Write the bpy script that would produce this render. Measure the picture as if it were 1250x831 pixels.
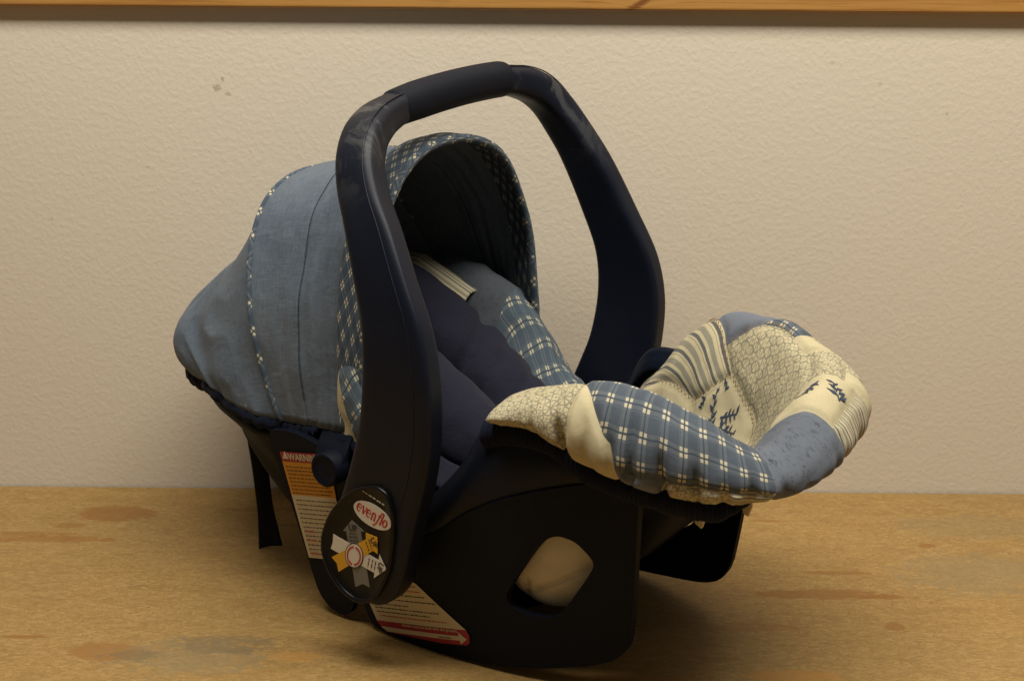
import bpy, bmesh, math, random, bisect
from mathutils import Vector, Matrix, noise
R = math.radians
random.seed(7)
scene = bpy.context.scene
for o in list(bpy.data.objects): bpy.data.objects.remove(o)

# ------------------------------------------------------------------ camera
CAM_H, PITCH, ROLL, YAW = .733, R(16), R(.45), R(35)
cam_d = bpy.data.cameras.new('camera'); cam = bpy.data.objects.new('camera', cam_d)
scene.collection.objects.link(cam); scene.camera = cam
cam_d.sensor_width = 36; cam_d.lens = 50.0; cam_d.clip_start = .01; cam_d.clip_end = 50
fw = Vector((0, math.cos(PITCH), -math.sin(PITCH))); rt = Vector((1, 0, 0)); up = rt.cross(fw)
r2 = rt*math.cos(ROLL)+up*math.sin(ROLL); u2 = -rt*math.sin(ROLL)+up*math.cos(ROLL)
M4 = Matrix((r2, u2, -fw)).transposed().to_4x4(); M4.translation = Vector((0, 0, CAM_H)); cam.matrix_world = M4
cam_d.dof.use_dof = True; cam_d.dof.focus_distance = 1.5; cam_d.dof.aperture_fstop = 11

# ------------------------------------------------------------------ world, lamps, exposure
world = bpy.data.worlds.new('World'); scene.world = world; world.use_nodes = True
bgn = world.node_tree.nodes['Background']; bgn.inputs[0].default_value = (1, .92, .8, 1); bgn.inputs[1].default_value = .07
def area(name, loc, target, sx, sy, power, col):
    d = bpy.data.lights.new(name, 'AREA'); d.shape = 'RECTANGLE'; d.size = sx; d.size_y = sy; d.energy = power; d.color = col
    o = bpy.data.objects.new(name, d); scene.collection.objects.link(o); o.location = loc
    o.rotation_euler = (Vector(target)-Vector(loc)).to_track_quat('-Z', 'Y').to_euler(); return o
area('ceiling_lamp', (.22, .90, 2.25), (.2, 1.6, .2), 2.3, .50, 74, (1, .95, .845))
scene.view_settings.view_transform = 'Standard'; scene.view_settings.look = 'None'
scene.view_settings.exposure = 0; scene.view_settings.gamma = 1
scene.render.engine = 'CYCLES'

# ------------------------------------------------------------------ helpers
def lerp(a, b, f): return a+(b-a)*f
def interp(tab, x):
    if x <= tab[0][0]: return tab[0][1:]
    if x >= tab[-1][0]: return tab[-1][1:]
    for i in range(len(tab)-1):
        if tab[i][0] <= x <= tab[i+1][0]:
            x0, x1 = tab[i][0], tab[i+1][0]; f = (x-x0)/(x1-x0); f2 = f*f; f3 = f2*f; out = []
            for k in range(1, len(tab[0])):
                y0, y1 = tab[i][k], tab[i+1][k]
                m0 = (y1-tab[i-1][k])/(x1-tab[i-1][0])*(x1-x0) if i > 0 else (y1-y0)
                m1 = (tab[i+2][k]-y0)/(tab[i+2][0]-x0)*(x1-x0) if i+2 < len(tab) else (y1-y0)
                out.append((2*f3-3*f2+1)*y0+(f3-2*f2+f)*m0+(-2*f3+3*f2)*y1+(f3-f2)*m1)
            return tuple(out)
def mesh(name, verts, faces, mat, parent=None, smooth=True, uvs=None, label=None):
    m = bpy.data.meshes.new(name); m.from_pydata([tuple(v) for v in verts], [], faces); m.update()
    return mobj(name, m, mat, parent, smooth, uvs, label)
def mobj(name, m, mat, parent=None, smooth=True, uvs=None, label=None):
    if uvs:
        l = m.uv_layers.new(name='UVMap')
        for lp in m.loops: l.data[lp.index].uv = uvs[lp.vertex_index]
    if smooth: m.polygons.foreach_set('use_smooth', [True]*len(m.polygons))
    if mat: m.materials.append(mat)
    o = bpy.data.objects.new(name, m); scene.collection.objects.link(o)
    if parent: o.parent = parent
    if label: o['label'] = label
    return o
def grid(nu, nv, fn, closed_v=False, caps=False):
    V = []; UV = []; F = []
    nvv = nv if closed_v else nv+1
    for i in range(nu+1):
        for j in range(nvv): V.append(fn(i/nu, j/nv)); UV.append((i/nu, j/nv))
    for i in range(nu):
        for j in range(nv):
            a = i*nvv+j; b = i*nvv+(j+1) % nvv
            F.append((a, b, b+nvv, a+nvv))
    if caps and closed_v:
        F.append(tuple(range(nvv))[::-1]); F.append(tuple(nu*nvv+j for j in range(nvv)))
    return V, F, UV
def solidify(o, t, off=-1):
    m = o.modifiers.new('thickness', 'SOLIDIFY'); m.thickness = t; m.offset = off; return o
def bevel(o, w, seg=2):
    m = o.modifiers.new('bevel', 'BEVEL'); m.width = w; m.segments = seg; m.limit_method = 'ANGLE'; m.angle_limit = R(40); return o
def fix_normals(m):
    b = bmesh.new(); b.from_mesh(m); bmesh.ops.recalc_face_normals(b, faces=b.faces); b.to_mesh(m); b.free()

# ------------------------------------------------------------------ materials
class NT:
    def __init__(s, name):
        s.m = bpy.data.materials.new(name); s.m.use_nodes = True; s.t = s.m.node_tree
        s.b = s.t.nodes['Principled BSDF']; s.out = s.t.nodes['Material Output']
    def n(s, typ, **kw):
        x = s.t.nodes.new(typ)
        for k, v in kw.items(): setattr(x, k, v)
        return x
    def L(s, a, b): s.t.links.new(a, b)
    def put(s, sock, v):
        if hasattr(v, 'is_linked') or isinstance(v, bpy.types.NodeSocket): s.L(v, sock)
        elif isinstance(v, (tuple, list)) and len(v) == 3 and sock.type == 'RGBA': sock.default_value = (*v, 1)
        else: sock.default_value = v
    def math(s, op, a, b=0, c=0):
        x = s.n('ShaderNodeMath', operation=op)
        for i, v in enumerate((a, b, c)): s.put(x.inputs[i], v)
        return x.outputs[0]
    def mix(s, f, a, b, mode='MIX'):
        x = s.n('ShaderNodeMix', data_type='RGBA', blend_type=mode)
        s.put(x.inputs[0], f); s.put(x.inputs[6], a); s.put(x.inputs[7], b); return x.outputs[2]
    def coord(s, kind='UV'):
        return s.n('ShaderNodeTexCoord').outputs[kind]
    def mapping(s, v, loc=(0, 0, 0), rot=(0, 0, 0), scale=(1, 1, 1)):
        x = s.n('ShaderNodeMapping'); s.L(v, x.inputs[0]); x.inputs[1].default_value = loc; x.inputs[2].default_value = rot; x.inputs[3].default_value = scale
        return x.outputs[0]
    def noise(s, v, scale, detail=3, rough=.5, dist=0, out=0):
        x = s.n('ShaderNodeTexNoise'); s.L(v, x.inputs['Vector']); x.inputs['Scale'].default_value = scale
        x.inputs['Detail'].default_value = detail; x.inputs['Roughness'].default_value = rough; x.inputs['Distortion'].default_value = dist
        return x.outputs[out]
    def ramp(s, f, stops):
        x = s.n('ShaderNodeValToRGB'); s.L(f, x.inputs[0]); e = x.color_ramp.elements
        while len(e) < len(stops): e.new(.5)
        for i, (p, c) in enumerate(stops):
            e[i].position = p; e[i].color = (*c, 1) if isinstance(c, tuple) else (c, c, c, 1)
        return x.outputs[0]
    def sep(s, v):
        x = s.n('ShaderNodeSeparateXYZ'); s.L(v, x.inputs[0]); return x.outputs[0], x.outputs[1], x.outputs[2]
    def bump(s, h, strength, dist):
        x = s.n('ShaderNodeBump'); s.L(h, x.inputs['Height']); x.inputs['Strength'].default_value = strength; x.inputs['Distance'].default_value = dist
        s.L(x.outputs[0], s.b.inputs['Normal']); return x
    def fin(s, col, rough=.5, spec=.5, sheen=0):
        s.put(s.b.inputs['Base Color'], col); s.put(s.b.inputs['Roughness'], rough); s.b.inputs['Specular IOR Level'].default_value = spec
        if sheen: s.b.inputs['Sheen Weight'].default_value = sheen; s.b.inputs['Sheen Roughness'].default_value = .5
        return s.m
    def band(s, f, c, w): return s.math('COMPARE', f, c, w)

NAVY_P = (.0055, .0085, .0175)
def plastic(name, col=NAVY_P, rough=.42, wear=True, spec=.28, dust=False):
    k = NT(name); ob = k.coord('Object')
    n1 = k.noise(ob, 9, 5, .6); n2 = k.noise(ob, 900, 2)
    n3 = k.noise(k.mapping(ob, scale=(60, 60, 14)), 1, 4, .7)
    scr = k.ramp(n3, [(.60, 0.), (.78, 1.)])
    c = k.mix(k.math('MULTIPLY', scr, .18 if wear else 0), col, (.03, .032, .04))
    c = k.mix(k.math('MULTIPLY', k.ramp(n1, [(.55, 0.), (.75, 1.)]), .22 if wear else .05), c, (.022, .023, .026))
    if dust:                                              # pale scuffs where the carry bar is handled
        _, _, hz = k.sep(ob); hi = k.math('MULTIPLY', k.math('SUBTRACT', hz, .47), 11)
        hi.node.use_clamp = True
        sc = k.ramp(k.noise(k.mapping(ob, scale=(1, 1.6, .8)), 21, 5, .68, .8), [(.50, 0.), (.60, 1.)])
        c = k.mix(k.math('MULTIPLY', k.math('MULTIPLY', hi, sc), .55), c, (.085, .085, .085))
    r = k.math('ADD', k.math('MULTIPLY', n1, .22), rough-.10)
    k.bump(n2, .25, .0004)
    return k.fin(c, r, spec)
M_shell = plastic('navy_plastic', spec=.2); M_handle = plastic('navy_handle_plastic', (.0060, .0082, .0165), .42, True, .22, True)
M_skirt = plastic('dark_side_plastic', (.0036, .0060, .0125), .58, False, .13)
def plain(name, col, rough=.6, spec=.4):
    return NT(name).fin(col, rough, spec)
M_black = plain('black_gloss_plastic', (.0045, .0045, .005), .32, .22); M_rubber = plastic('soft_grip_rubber', (.0045, .0060, .0125), .62, True, .16)
M_white = plain('label_white', (.62, .57, .47), .4); M_red = plain('logo_red', (.42, .016, .02), .45); M_greyarrow = plain('arrow_grey', (.15, .145, .125), .4)
M_yellow = plain('arrow_yellow', (.62, .32, .02), .4); M_ink = plain('ink_black', (.035, .032, .028), .6); M_inkred = plain('ink_red', (.45, .05, .03), .6)
M_orange = plain('label_orange', (.55, .24, .02), .5); M_paper = plain('label_paper', (.52, .45, .31), .5); M_crimson = plain('label_crimson', (.30, .018, .03), .5)
M_inkbrown = plain('ink_brown', (.13, .07, .02), .6); M_tab = plain('cream_plastic', (.5, .42, .28), .4)

def weave(k, uv, amt=.5):
    w1 = k.noise(k.mapping(uv, scale=(1, 6, 1)), 240, 3, .7); w2 = k.noise(k.mapping(uv, scale=(6, 1, 1)), 240, 3, .7)
    return k.math('ADD', k.math('MULTIPLY', w1, .5), k.math('MULTIPLY', w2, .5))
def fabric_fin(k, uv, col, rough=.9, bstr=.5, dist=.0007, var=.35, sheen=.06):
    w = weave(k, uv); ob = k.coord('Object')
    big = k.noise(ob, 14, 4, .6)
    f = k.math('ADD', k.math('MULTIPLY', k.math('SUBTRACT', w, .5), var*1.6), k.math('ADD', 1, k.math('MULTIPLY', k.math('SUBTRACT', big, .5), .35)))
    x = k.n('ShaderNodeCombineXYZ'); [k.L(f, x.inputs[i]) for i in range(3)]
    c = k.mix(1.0, col, x.outputs[0], 'MULTIPLY')
    wr = k.noise(ob, 45, 3, .5, .6)
    h = k.math('ADD', k.math('MULTIPLY', w, .9), k.math('MULTIPLY', wr, 2.6))
    k.bump(h, bstr, dist)
    return k.fin(c, rough, .15, sheen)
CREAM = (.50, .435, .275); SLATE = (.075, .091, .115)
def mat_plaid(name='plaid_cotton', P=.0180, rot=0, base=SLATE):
    k = NT(name); uv = k.coord(); m = k.mapping(uv, rot=(0, 0, rot), scale=(1/P, 1/P, 1)); x, y, _ = k.sep(m)
    nz = k.noise(uv, 30, 2); 
    fx = k.math('FRACT', k.math('ADD', x, k.math('MULTIPLY', nz, .25))); fy = k.math('FRACT', k.math('ADD', y, k.math('MULTIPLY', nz, .25)))
    def two(f): return k.math('MAXIMUM', k.band(f, .385, .075), k.band(f, .615, .075))
    mx, my = two(fx), two(fy); dx, dy = k.band(fx, .5, .026), k.band(fy, .5, .026)
    ex, ey = k.band(fx, .25, .02), k.band(fy, .25, .02)
    c = k.mix(k.math('MULTIPLY', k.math('ADD', mx, my), .27), base, (.20, .22, .225))
    c = k.mix(k.math('MULTIPLY', k.math('MAXIMUM', ex, ey), .16), c, (.25, .27, .27))
    c = k.mix(k.math('MULTIPLY', k.math('MAXIMUM', dx, dy), .5), c, (.028, .038, .055))
    c = k.mix(k.math('MULTIPLY', k.math('MULTIPLY', mx, my), .95), c, (.52, .47, .335))
    return fabric_fin(k, uv, c)
def mat_scroll(name='scroll_cotton', a=.0195):
    k = NT(name); uv = k.coord(); nz = k.noise(uv, 60, 2, .5, 0, 1)
    dm = k.n('ShaderNodeVectorMath', operation='SCALE'); k.L(nz, dm.inputs[0]); dm.inputs[3].default_value = .0032
    ad = k.n('ShaderNodeVectorMath', operation='ADD'); k.L(uv, ad.inputs[0]); k.L(dm.outputs[0], ad.inputs[1])
    tot = None
    for ox, oy, r in ((0, 0, .46), (.5, .5, .46), (.5, 0, .34), (0, .5, .34)):
        x, y, _ = k.sep(k.mapping(ad.outputs[0], loc=(ox, oy, 0), scale=(1/a, 1/a, 1)))
        fx = k.math('SUBTRACT', k.math('FRACT', x), .5); fy = k.math('SUBTRACT', k.math('FRACT', y), .5)
        d = k.math('SQRT', k.math('ADD', k.math('MULTIPLY', fx, fx), k.math('MULTIPLY', fy, fy)))
        ring = k.band(d, r, .030); dot = k.band(d, 0, .055)
        m = k.math('MAXIMUM', ring, dot); tot = m if tot is None else k.math('MAXIMUM', tot, m)
    br = k.ramp(k.noise(uv, 160, 2), [(.30, .25), (.5, 1.)])
    c = k.mix(k.math('MULTIPLY', k.math('MULTIPLY', tot, br), .72), CREAM, (.14, .135, .11))
    return fabric_fin(k, uv, c)
def mat_stripe(name, rot, P=.0098):
    k = NT(name); uv = k.coord(); x, y, _ = k.sep(k.mapping(uv, rot=(0, 0, rot), scale=(1/P, 1/P, 1)))
    f = k.math('FRACT', x)
    c = k.mix(k.math('MULTIPLY', k.band(f, .30, .15), .65), CREAM, (.13, .14, .14))
    c = k.mix(k.math('MULTIPLY', k.band(f, .72, .09), .85), c, (.045, .06, .085))
    c = k.mix(k.math('MULTIPLY', k.band(f, .93, .025), .6), c, (.16, .16, .15))
    return fabric_fin(k, uv, c)
def mat_cream(name, stain=.5):
    k = NT(name); uv = k.coord(); b = k.ramp(k.noise(uv, 70, 2), [(.56, 0.), (.66, 1.)])
    return fabric_fin(k, uv, k.mix(k.math('MULTIPLY', b, stain*.4), CREAM, (.42, .30, .13)))
def mat_stipple(name='stippled_blue_cotton', base=(.115, .135, .175)):
    k = NT(name); uv = k.coord(); n1 = k.noise(k.mapping(uv, scale=(1, .45, 1)), 330, 3, .6, 1.2); b = k.ramp(n1, [(.52, 0.), (.62, 1.)])
    n2 = k.ramp(k.noise(uv, 110, 2), [(.45, .2), (.6, 1.)])
    return fabric_fin(k, uv, k.mix(k.math('MULTIPLY', k.math('MULTIPLY', b, n2), .75), base, (.045, .05, .06)))
def mat_solid(name, col, **kw):
    k = NT(name); return fabric_fin(k, k.coord(), col, **kw)
M_plaid = mat_plaid(); M_plaid_s = mat_plaid('plaid_trim', .0215, R(38), (.05, .07, .10)); M_plaid_c = mat_plaid('plaid_cover', .0185, R(20), (.07, .095, .12))
M_scroll = mat_scroll(); M_str_far = mat_stripe('striped_cotton', R(-56), .0140); M_str_u = mat_stripe('striped_cotton_upright', 0, .0085); M_str_v = mat_stripe('striped_cotton_level', R(90), .010)
M_str_dim = mat_stripe('striped_dim_cotton', R(90), .012); M_cream = mat_cream('cream_cotton'); M_tree = mat_cream('cream_print_cotton', .2); M_stip = mat_stipple(base=(.125, .14, .17)); M_greyblue = mat_solid('plain_grey_blue_cotton', (.15, .165, .20))
M_dots = mat_stipple('dotted_grey_cotton', (.075, .085, .10)); M_navyprint = mat_solid('navy_print', (.05, .065, .10))
M_navyfab = mat_solid('navy_knit', (.0150, .0155, .028), var=.25, dist=.0018, sheen=.05); M_elastic = mat_solid('navy_elastic', (.0060, .0085, .0200), var=.3, sheen=.02)
M_web = mat_solid('black_webbing', (.008, .008, .009), var=.3)
M_lining = mat_solid('cream_lining', (.60, .54, .42), var=.15)
def mat_denim(name, base=(.098, .124, .162)):
    k = NT(name); uv = k.coord()
    x, y, _ = k.sep(uv); tw = k.math('SINE', k.math('MULTIPLY', k.math('ADD', x, y), 3200))
    thr = k.noise(k.mapping(uv, scale=(.05, 1, 1)), 900, 2); thr2 = k.noise(k.mapping(uv, scale=(1, .05, 1)), 900, 2)
    f = k.math('ADD', k.math('MULTIPLY', k.math('ADD', thr, thr2), .5), k.math('MULTIPLY', tw, .05))
    c = k.mix(k.ramp(f, [(.35, 0.), (.65, 1.)]), tuple(v*.72 for v in base), tuple(v*1.35 for v in base))
    fade = k.ramp(k.noise(k.coord('Object'), 11, 4, .6), [(.35, 0.), (.7, 1.)])
    c = k.mix(k.math('MULTIPLY', fade, .35), c, (.17, .19, .21))
    sp = k.ramp(k.noise(k.coord('Object'), 38, 2), [(.735, 0.), (.76, 1.)])
    c = k.mix(k.math('MULTIPLY', sp, .35), c, (.35, .36, .36))
    return fabric_fin(k, uv, c, var=.5, dist=.0014)
M_denim = mat_denim('denim'); M_denim_d = mat_denim('denim_dark', (.085, .115, .155))

# ------------------------------------------------------------------ the setting: wall, tabletop, trim
WALL_Y = 1.817
def mat_wall():
    k = NT('textured_plaster'); ob = k.coord('Object')
    n1 = k.noise(ob, 160, 3, .5, .2); h1 = k.ramp(n1, [(.40, 0.), (.70, 1.)])
    n2 = k.noise(ob, 300, 3, .6); n3 = k.noise(ob, 2.2, 3)
    c = k.mix(k.math('MULTIPLY', n3, .5), (.70, .62, .50), (.67, .59, .47))
    # small brown smear and specks
    x, y, z = k.sep(ob)
    for sx, sz, rx, rz, s in ((-.376, .541, .006, .005, .75), (-.368, .552, .0022, .004, .8), (-.363, .533, .005, .0026, .6), (.462, .553, .003, .003, .5), (.40, .578, .004, .003, .3), (.55, .515, .0025, .003, .45), (-.47, .44, .005, .0015, .4), (-.6, .37, .004, .002, .35)):
        dx = k.math('DIVIDE', k.math('SUBTRACT', x, sx), rx); dz = k.math('DIVIDE', k.math('SUBTRACT', z, sz), rz)
        d = k.math('ADD', k.math('ADD', k.math('MULTIPLY', dx, dx), k.math('MULTIPLY', dz, dz)), k.math('MULTIPLY', k.math('SUBTRACT', n2, .5), 3.5))
        c = k.mix(k.math('MULTIPLY', k.ramp(d, [(.2, 1.), (1.2, 0.)]), s*.7), c, (.27, .19, .09))
    h = k.math('ADD', h1, k.math('MULTIPLY', n2, .9))
    k.bump(h, .20, .0010)
    return k.fin(c, .75, .25)
def tag(o, label=None, cat=None, group=None, kind=None):
    for a, v in (('label', label), ('category', cat), ('group', group), ('kind', kind)):
        if v: o[a] = v
    return o
wv = [(-2.2, WALL_Y, -.4), (2.2, WALL_Y, -.4), (2.2, WALL_Y, 2.2), (-2.2, WALL_Y, 2.2)]
wall = mesh('wall', wv, [(0, 1, 2, 3)], mat_wall(), smooth=False); tag(wall, 'cream textured plaster wall behind the baby seat', kind='structure')

def mat_table():
    k = NT('worn_plywood'); ob = k.coord('Object'); x, y, z = k.sep(ob)
    g1 = k.noise(k.mapping(ob, scale=(4, 11, 1)), 4.5, 7, .7, .5); g2 = k.noise(k.mapping(ob, scale=(40, 110, 1)), 5, 4, .7)
    sp = k.noise(ob, 330, 3, .7); big = k.noise(ob, 4, 4, .6)
    c = k.ramp(g1, [(.28, (.27, .158, .046)), (.5, (.335, .203, .064)), (.72, (.37, .232, .080))])
    c = k.mix(k.math('MULTIPLY', k.ramp(g2, [(.52, 0.), (.72, 1.)]), .28), c, (.30, .155, .045))
    c = k.mix(k.math('MULTIPLY', k.ramp(sp, [(.36, 1.), (.52, 0.)]), .65), c, (.22, .125, .042))
    md = k.noise(ob, 130, 4, .7); c = k.mix(k.math('MULTIPLY', k.ramp(md, [(.5, 0.), (.68, 1.)]), .3), c, (.22, .14, .06))
    c = k.mix(k.math('MULTIPLY', k.ramp(big, [(.48, 0.), (.7, 1.)]), .45), c, (.26, .17, .065))
    fl = k.n('ShaderNodeTexVoronoi'); k.L(k.mapping(ob, scale=(1, 2.2, 1)), fl.inputs['Vector']); fl.inputs['Scale'].default_value = 170
    fr_, _, _ = k.sep(fl.outputs['Color'])
    c = k.mix(k.math('MULTIPLY', k.ramp(fr_, [(.55, 0.), (1., 1.)]), .38), c, (.20, .115, .036))
    c = k.mix(k.math('MULTIPLY', k.ramp(fr_, [(0., 1.), (.3, 0.)]), .30), c, (.47, .32, .13))
    nd = k.noise(ob, 26, 4, .65); nd2 = k.noise(k.mapping(ob, scale=(1, 1.9, 1)), 44, 8, .8, .4)
    A = (.235, .098, .022); D = (.13, .10, .055); G = (.20, .165, .095)
    stains = [(-.515, 1.722, .055, .026, A, .62, 1.), (-.575, 1.640, .085, .011, A, .55, 1.6), (-.60, 1.655, .05, .008, A, .5, 1.6), (-.562, 1.682, .019, .010, A, .5, 1.2),
        (-.425, 1.353, .042, .022, (.27, .13, .035), .75, .9), (-.335, 1.345, .085, .040, G, .42, 2.6), (-.30, 1.37, .05, .022, D, .4, 3.), (-.40, 1.345, .03, .012, D, .35, 3.),
        (-.522, 1.384, .026, .004, A, .7, 1.), (.355, 1.502, .085, .013, A, .6, 1.3), (.43, 1.497, .026, .007, A, .6, 1.), (.385, 1.56, .045, .006, A, .5, 1.2),
        (.29, 1.312, .05, .016, (.40, .19, .04), .6, 1.4), (.12, 1.302, .09, .012, (.36, .17, .04), .5, 1.6), (.425, 1.425, .012, .010, A, .55, 1.), (.27, 1.42, .06, .012, A, .35, 1.8),
        (.52, 1.64, .012, .008, A, .6, 1.), (.56, 1.56, .10, .06, G, .35, 2.), (.60, 1.70, .10, .04, G, .3, 2.), (-.225, 1.345, .028, .012, (.42, .21, .05), .5, 1.4),
        (.30, 1.735, .03, .003, A, .7, 1.), (.34, 1.715, .028, .003, A, .6, 1.), (.25, 1.72, .012, .006, A, .5, 1.), (-.33, 1.74, .05, .008, A, .4, 1.8), (-.30, 1.69, .03, .004, D, .5, 1.3)]
    for sx, sy, rx, ry, colr, s, wob in stains:
        dx = k.math('DIVIDE', k.math('SUBTRACT', x, sx), rx); dy = k.math('DIVIDE', k.math('SUBTRACT', y, sy), ry)
        d = k.math('ADD', k.math('MULTIPLY', dx, dx), k.math('MULTIPLY', dy, dy))
        d = k.math('ADD', d, k.math('MULTIPLY', k.math('SUBTRACT', nd2, .5), wob*3.4))
        edge = k.math('MULTIPLY', k.ramp(d, [(.74, 1.), (1.0, 0.)]), min(1, s*1.15))
        c = k.mix(k.math('MULTIPLY', edge, k.ramp(sp, [(.25, .55), (.55, 1.)])), c, colr)
    # little dark nicks
    vo = k.n('ShaderNodeTexVoronoi'); k.L(k.mapping(ob, scale=(1, 1.8, 1)), vo.inputs['Vector']); vo.inputs['Scale'].default_value = 42
    nick = k.math('MULTIPLY', k.math('LESS_THAN', vo.outputs['Distance'], .075), k.ramp(k.noise(ob, 6, 2), [(.5, 0.), (.62, 1.)]))
    c = k.mix(k.math('MULTIPLY', nick, .75), c, (.09, .06, .03))
    # long hairline cracks along the grain
    cr = k.noise(k.mapping(ob, scale=(1.2, 30, 1)), 2.4, 2, .5, .4); crm = k.band(cr, .61, .004)
    c = k.mix(k.math('MULTIPLY', k.math('MULTIPLY', crm, k.ramp(big, [(.45, 0.), (.6, 1.)])), .5), c, (.20, .10, .035))
    k.bump(k.math('ADD', k.math('MULTIPLY', g2, .5), k.math('MULTIPLY', sp, .5)), .25, .0006)
    return k.fin(c, k.math('ADD', .48, k.math('MULTIPLY', big, .2)), .3)
tb = bmesh.new(); bmesh.ops.create_cube(tb, size=1)
for v in tb.verts: v.co = Vector((v.co.x*3.6, .15+(v.co.y+.5)*(WALL_Y-.153), -.035+(v.co.z+.5)*.035))
tm = bpy.data.meshes.new('tabletop'); tb.to_mesh(tm); tb.free()
table = mobj('tabletop', tm, mat_table(), smooth=False); tag(table, 'worn stained plywood tabletop under the baby seat', kind='structure')

def mat_pine():
    k = NT('varnished_pine'); ob = k.coord('Object')
    kx, ky, kz = k.sep(ob)
    # grain flows round a knot
    dx = k.math('SUBTRACT', kx, .156); d = k.math('DIVIDE', .0005, k.math('ADD', k.math('MULTIPLY', dx, dx), .0012))
    cmb = k.n('ShaderNodeCombineXYZ'); k.L(kx, cmb.inputs[0]); k.L(ky, cmb.inputs[1]); k.L(k.math('ADD', kz, k.math('MULTIPLY', d, .02)), cmb.inputs[2])
    g = k.noise(k.mapping(cmb.outputs[0], scale=(2.0, 30, 62)), 2.6, 5, .6, .9)
    c = k.ramp(g, [(.3, (.30, .125, .026)), (.48, (.42, .205, .052)), (.6, (.46, .235, .062)), (.75, (.26, .10, .02))])
    dz = k.math('SUBTRACT', kz, .650); sl = k.math('SUBTRACT', dx, k.math('MULTIPLY', dz, 1.6))
    e = k.math('ADD', k.math('POWER', k.math('ABSOLUTE', k.math('DIVIDE', sl, .011)), 2), k.math('POWER', k.math('ABSOLUTE', k.math('DIVIDE', dz, .013)), 2))
    e = k.math('ADD', e, k.math('MULTIPLY', k.math('SUBTRACT', g, .5), 2.5))
    c = k.mix(k.math('MULTIPLY', k.ramp(e, [(.35, 1.), (1., 0.)]), .85), c, (.16, .05, .012))
    k.bump(g, .1, .001)
    return k.fin(c, .38, .5)
# rail profile (y,z): square back, rounded nose
prof = [(WALL_Y-.001, .72), (WALL_Y-.015, .72), (WALL_Y-.015, .650)]+[(WALL_Y-.011-.004*math.cos(a*math.pi/8), .6445-.004*math.sin(a*math.pi/8)) for a in range(0, 5)]+[(WALL_Y-.001, .6405)]
n = len(prof); tv = [(x, y, z) for x in (-2.0, 2.0) for y, z in prof]
tf = [(i, (i+1) % n, n+(i+1) % n, n+i) for i in range(n)]+[tuple(range(n))[::-1], tuple(range(n, 2*n))]
trim = mesh('wooden_rail', tv, tf, mat_pine(), smooth=False); fix_normals(trim.data)
tag(trim, 'varnished pine wood rail fixed along the top of the wall', 'rail')

# ------------------------------------------------------------------ the baby seat
seat = bpy.data.objects.new('infant_car_seat', None); scene.collection.objects.link(seat)
seat.location = (-.03243, 1.50808, 0); seat.rotation_euler = (0, 0, -YAW)
tag(seat, 'navy plastic infant car seat with blue denim canopy and patchwork pad on plywood table', 'car seat')

# side panels (skirts): outline in (s, z); t from a leaning, converging surface
TW = [(-.20, .146), (-.05, .150), (.08, .149), (.16, .138), (.22, .119), (.28, .098), (.33, .08)]
def skirt_t(s, z): return interp(TW, s)[0]+.15*z
OUT = [(-.160, .214), (-.146, .165), (-.132, .105), (-.121, .05), (-.114, .022), (-.100, .008), (-.082, .004), (-.068, .012), (-.060, .030), (-.048, .034), (-.040, .012), (-.030, .003),
       (.014, .0), (.05, .001), (.08, .003), (.143, .010), (.186, .018), (.228, .029), (.250, .040), (.263, .060), (.268, .10), (.272, .15), (.279, .228), (.277, .2385), (.262, .2395),
       (.236, .235), (.19, .222), (.143, .203), (.103, .179), (.072, .153), (.05, .14), (.02, .15), (-.03, .19), (-.07, .212), (-.12, .222)]
def smooth_loop(pts, k=1):
    for _ in range(k):
        q = []
        for i in range(len(pts)):
            a, b = pts[i], pts[(i+1) % len(pts)]
            q += [(a[0]*.8+b[0]*.2, a[1]*.8+b[1]*.2), (a[0]*.2+b[0]*.8, a[1]*.2+b[1]*.8)]
        pts = q
    return pts
HOLE = smooth_loop([(.143, .098), (.183, .163), (.200, .174), (.218, .169), (.233, .151), (.233, .141), (.200, .086), (.186, .077), (.165, .078), (.146, .084)], 2)
def loop_plate(outer, holes=(), cut=.03):
    bm = bmesh.new(); es = []
    for lp in [outer]+list(holes):
        vs = [bm.verts.new((x, 0, z)) for x, z in lp]
        es += [bm.edges.new((vs[i], vs[(i+1) % len(vs)])) for i in range(len(vs))]
    bmesh.ops.triangle_fill(bm, use_beauty=True, edges=es)
    x0, x1 = min(p[0] for p in outer), max(p[0] for p in outer); z0, z1 = min(p[1] for p in outer), max(p[1] for p in outer)
    x = x0+cut
    while x < x1:
        bmesh.ops.bisect_plane(bm, geom=bm.verts[:]+bm.edges[:]+bm.faces[:], plane_co=(x, 0, 0), plane_no=(1, 0, 0)); x += cut
    z = z0+cut
    while z < z1:
        bmesh.ops.bisect_plane(bm, geom=bm.verts[:]+bm.edges[:]+bm.faces[:], plane_co=(0, 0, z), plane_no=(0, 0, 1)); z += cut
    return bm
def skirt(sign):
    bm = loop_plate(smooth_loop(OUT), [HOLE])
    for v in bm.verts: v.co.y = sign*skirt_t(v.co.x, v.co.z)
    bmesh.ops.recalc_face_normals(bm, faces=bm.faces)
    ext = bmesh.ops.extrude_face_region(bm, geom=bm.faces[:])
    for v in [g for g in ext['geom'] if isinstance(g, bmesh.types.BMVert)]: v.co.y -= sign*.009
    bmesh.ops.recalc_face_normals(bm, faces=bm.faces)
    m = bpy.data.meshes.new('side_panel'); bm.to_mesh(m); bm.free()
    o = mobj('side_panel', m, M_skirt, seat); bevel(o, .0030, 3)
    w = o.modifiers.new('wn', 'WEIGHTED_NORMAL'); w.keep_sharp = False
    return o
skirt_near = skirt(-1); skirt_far = skirt(1)

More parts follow.
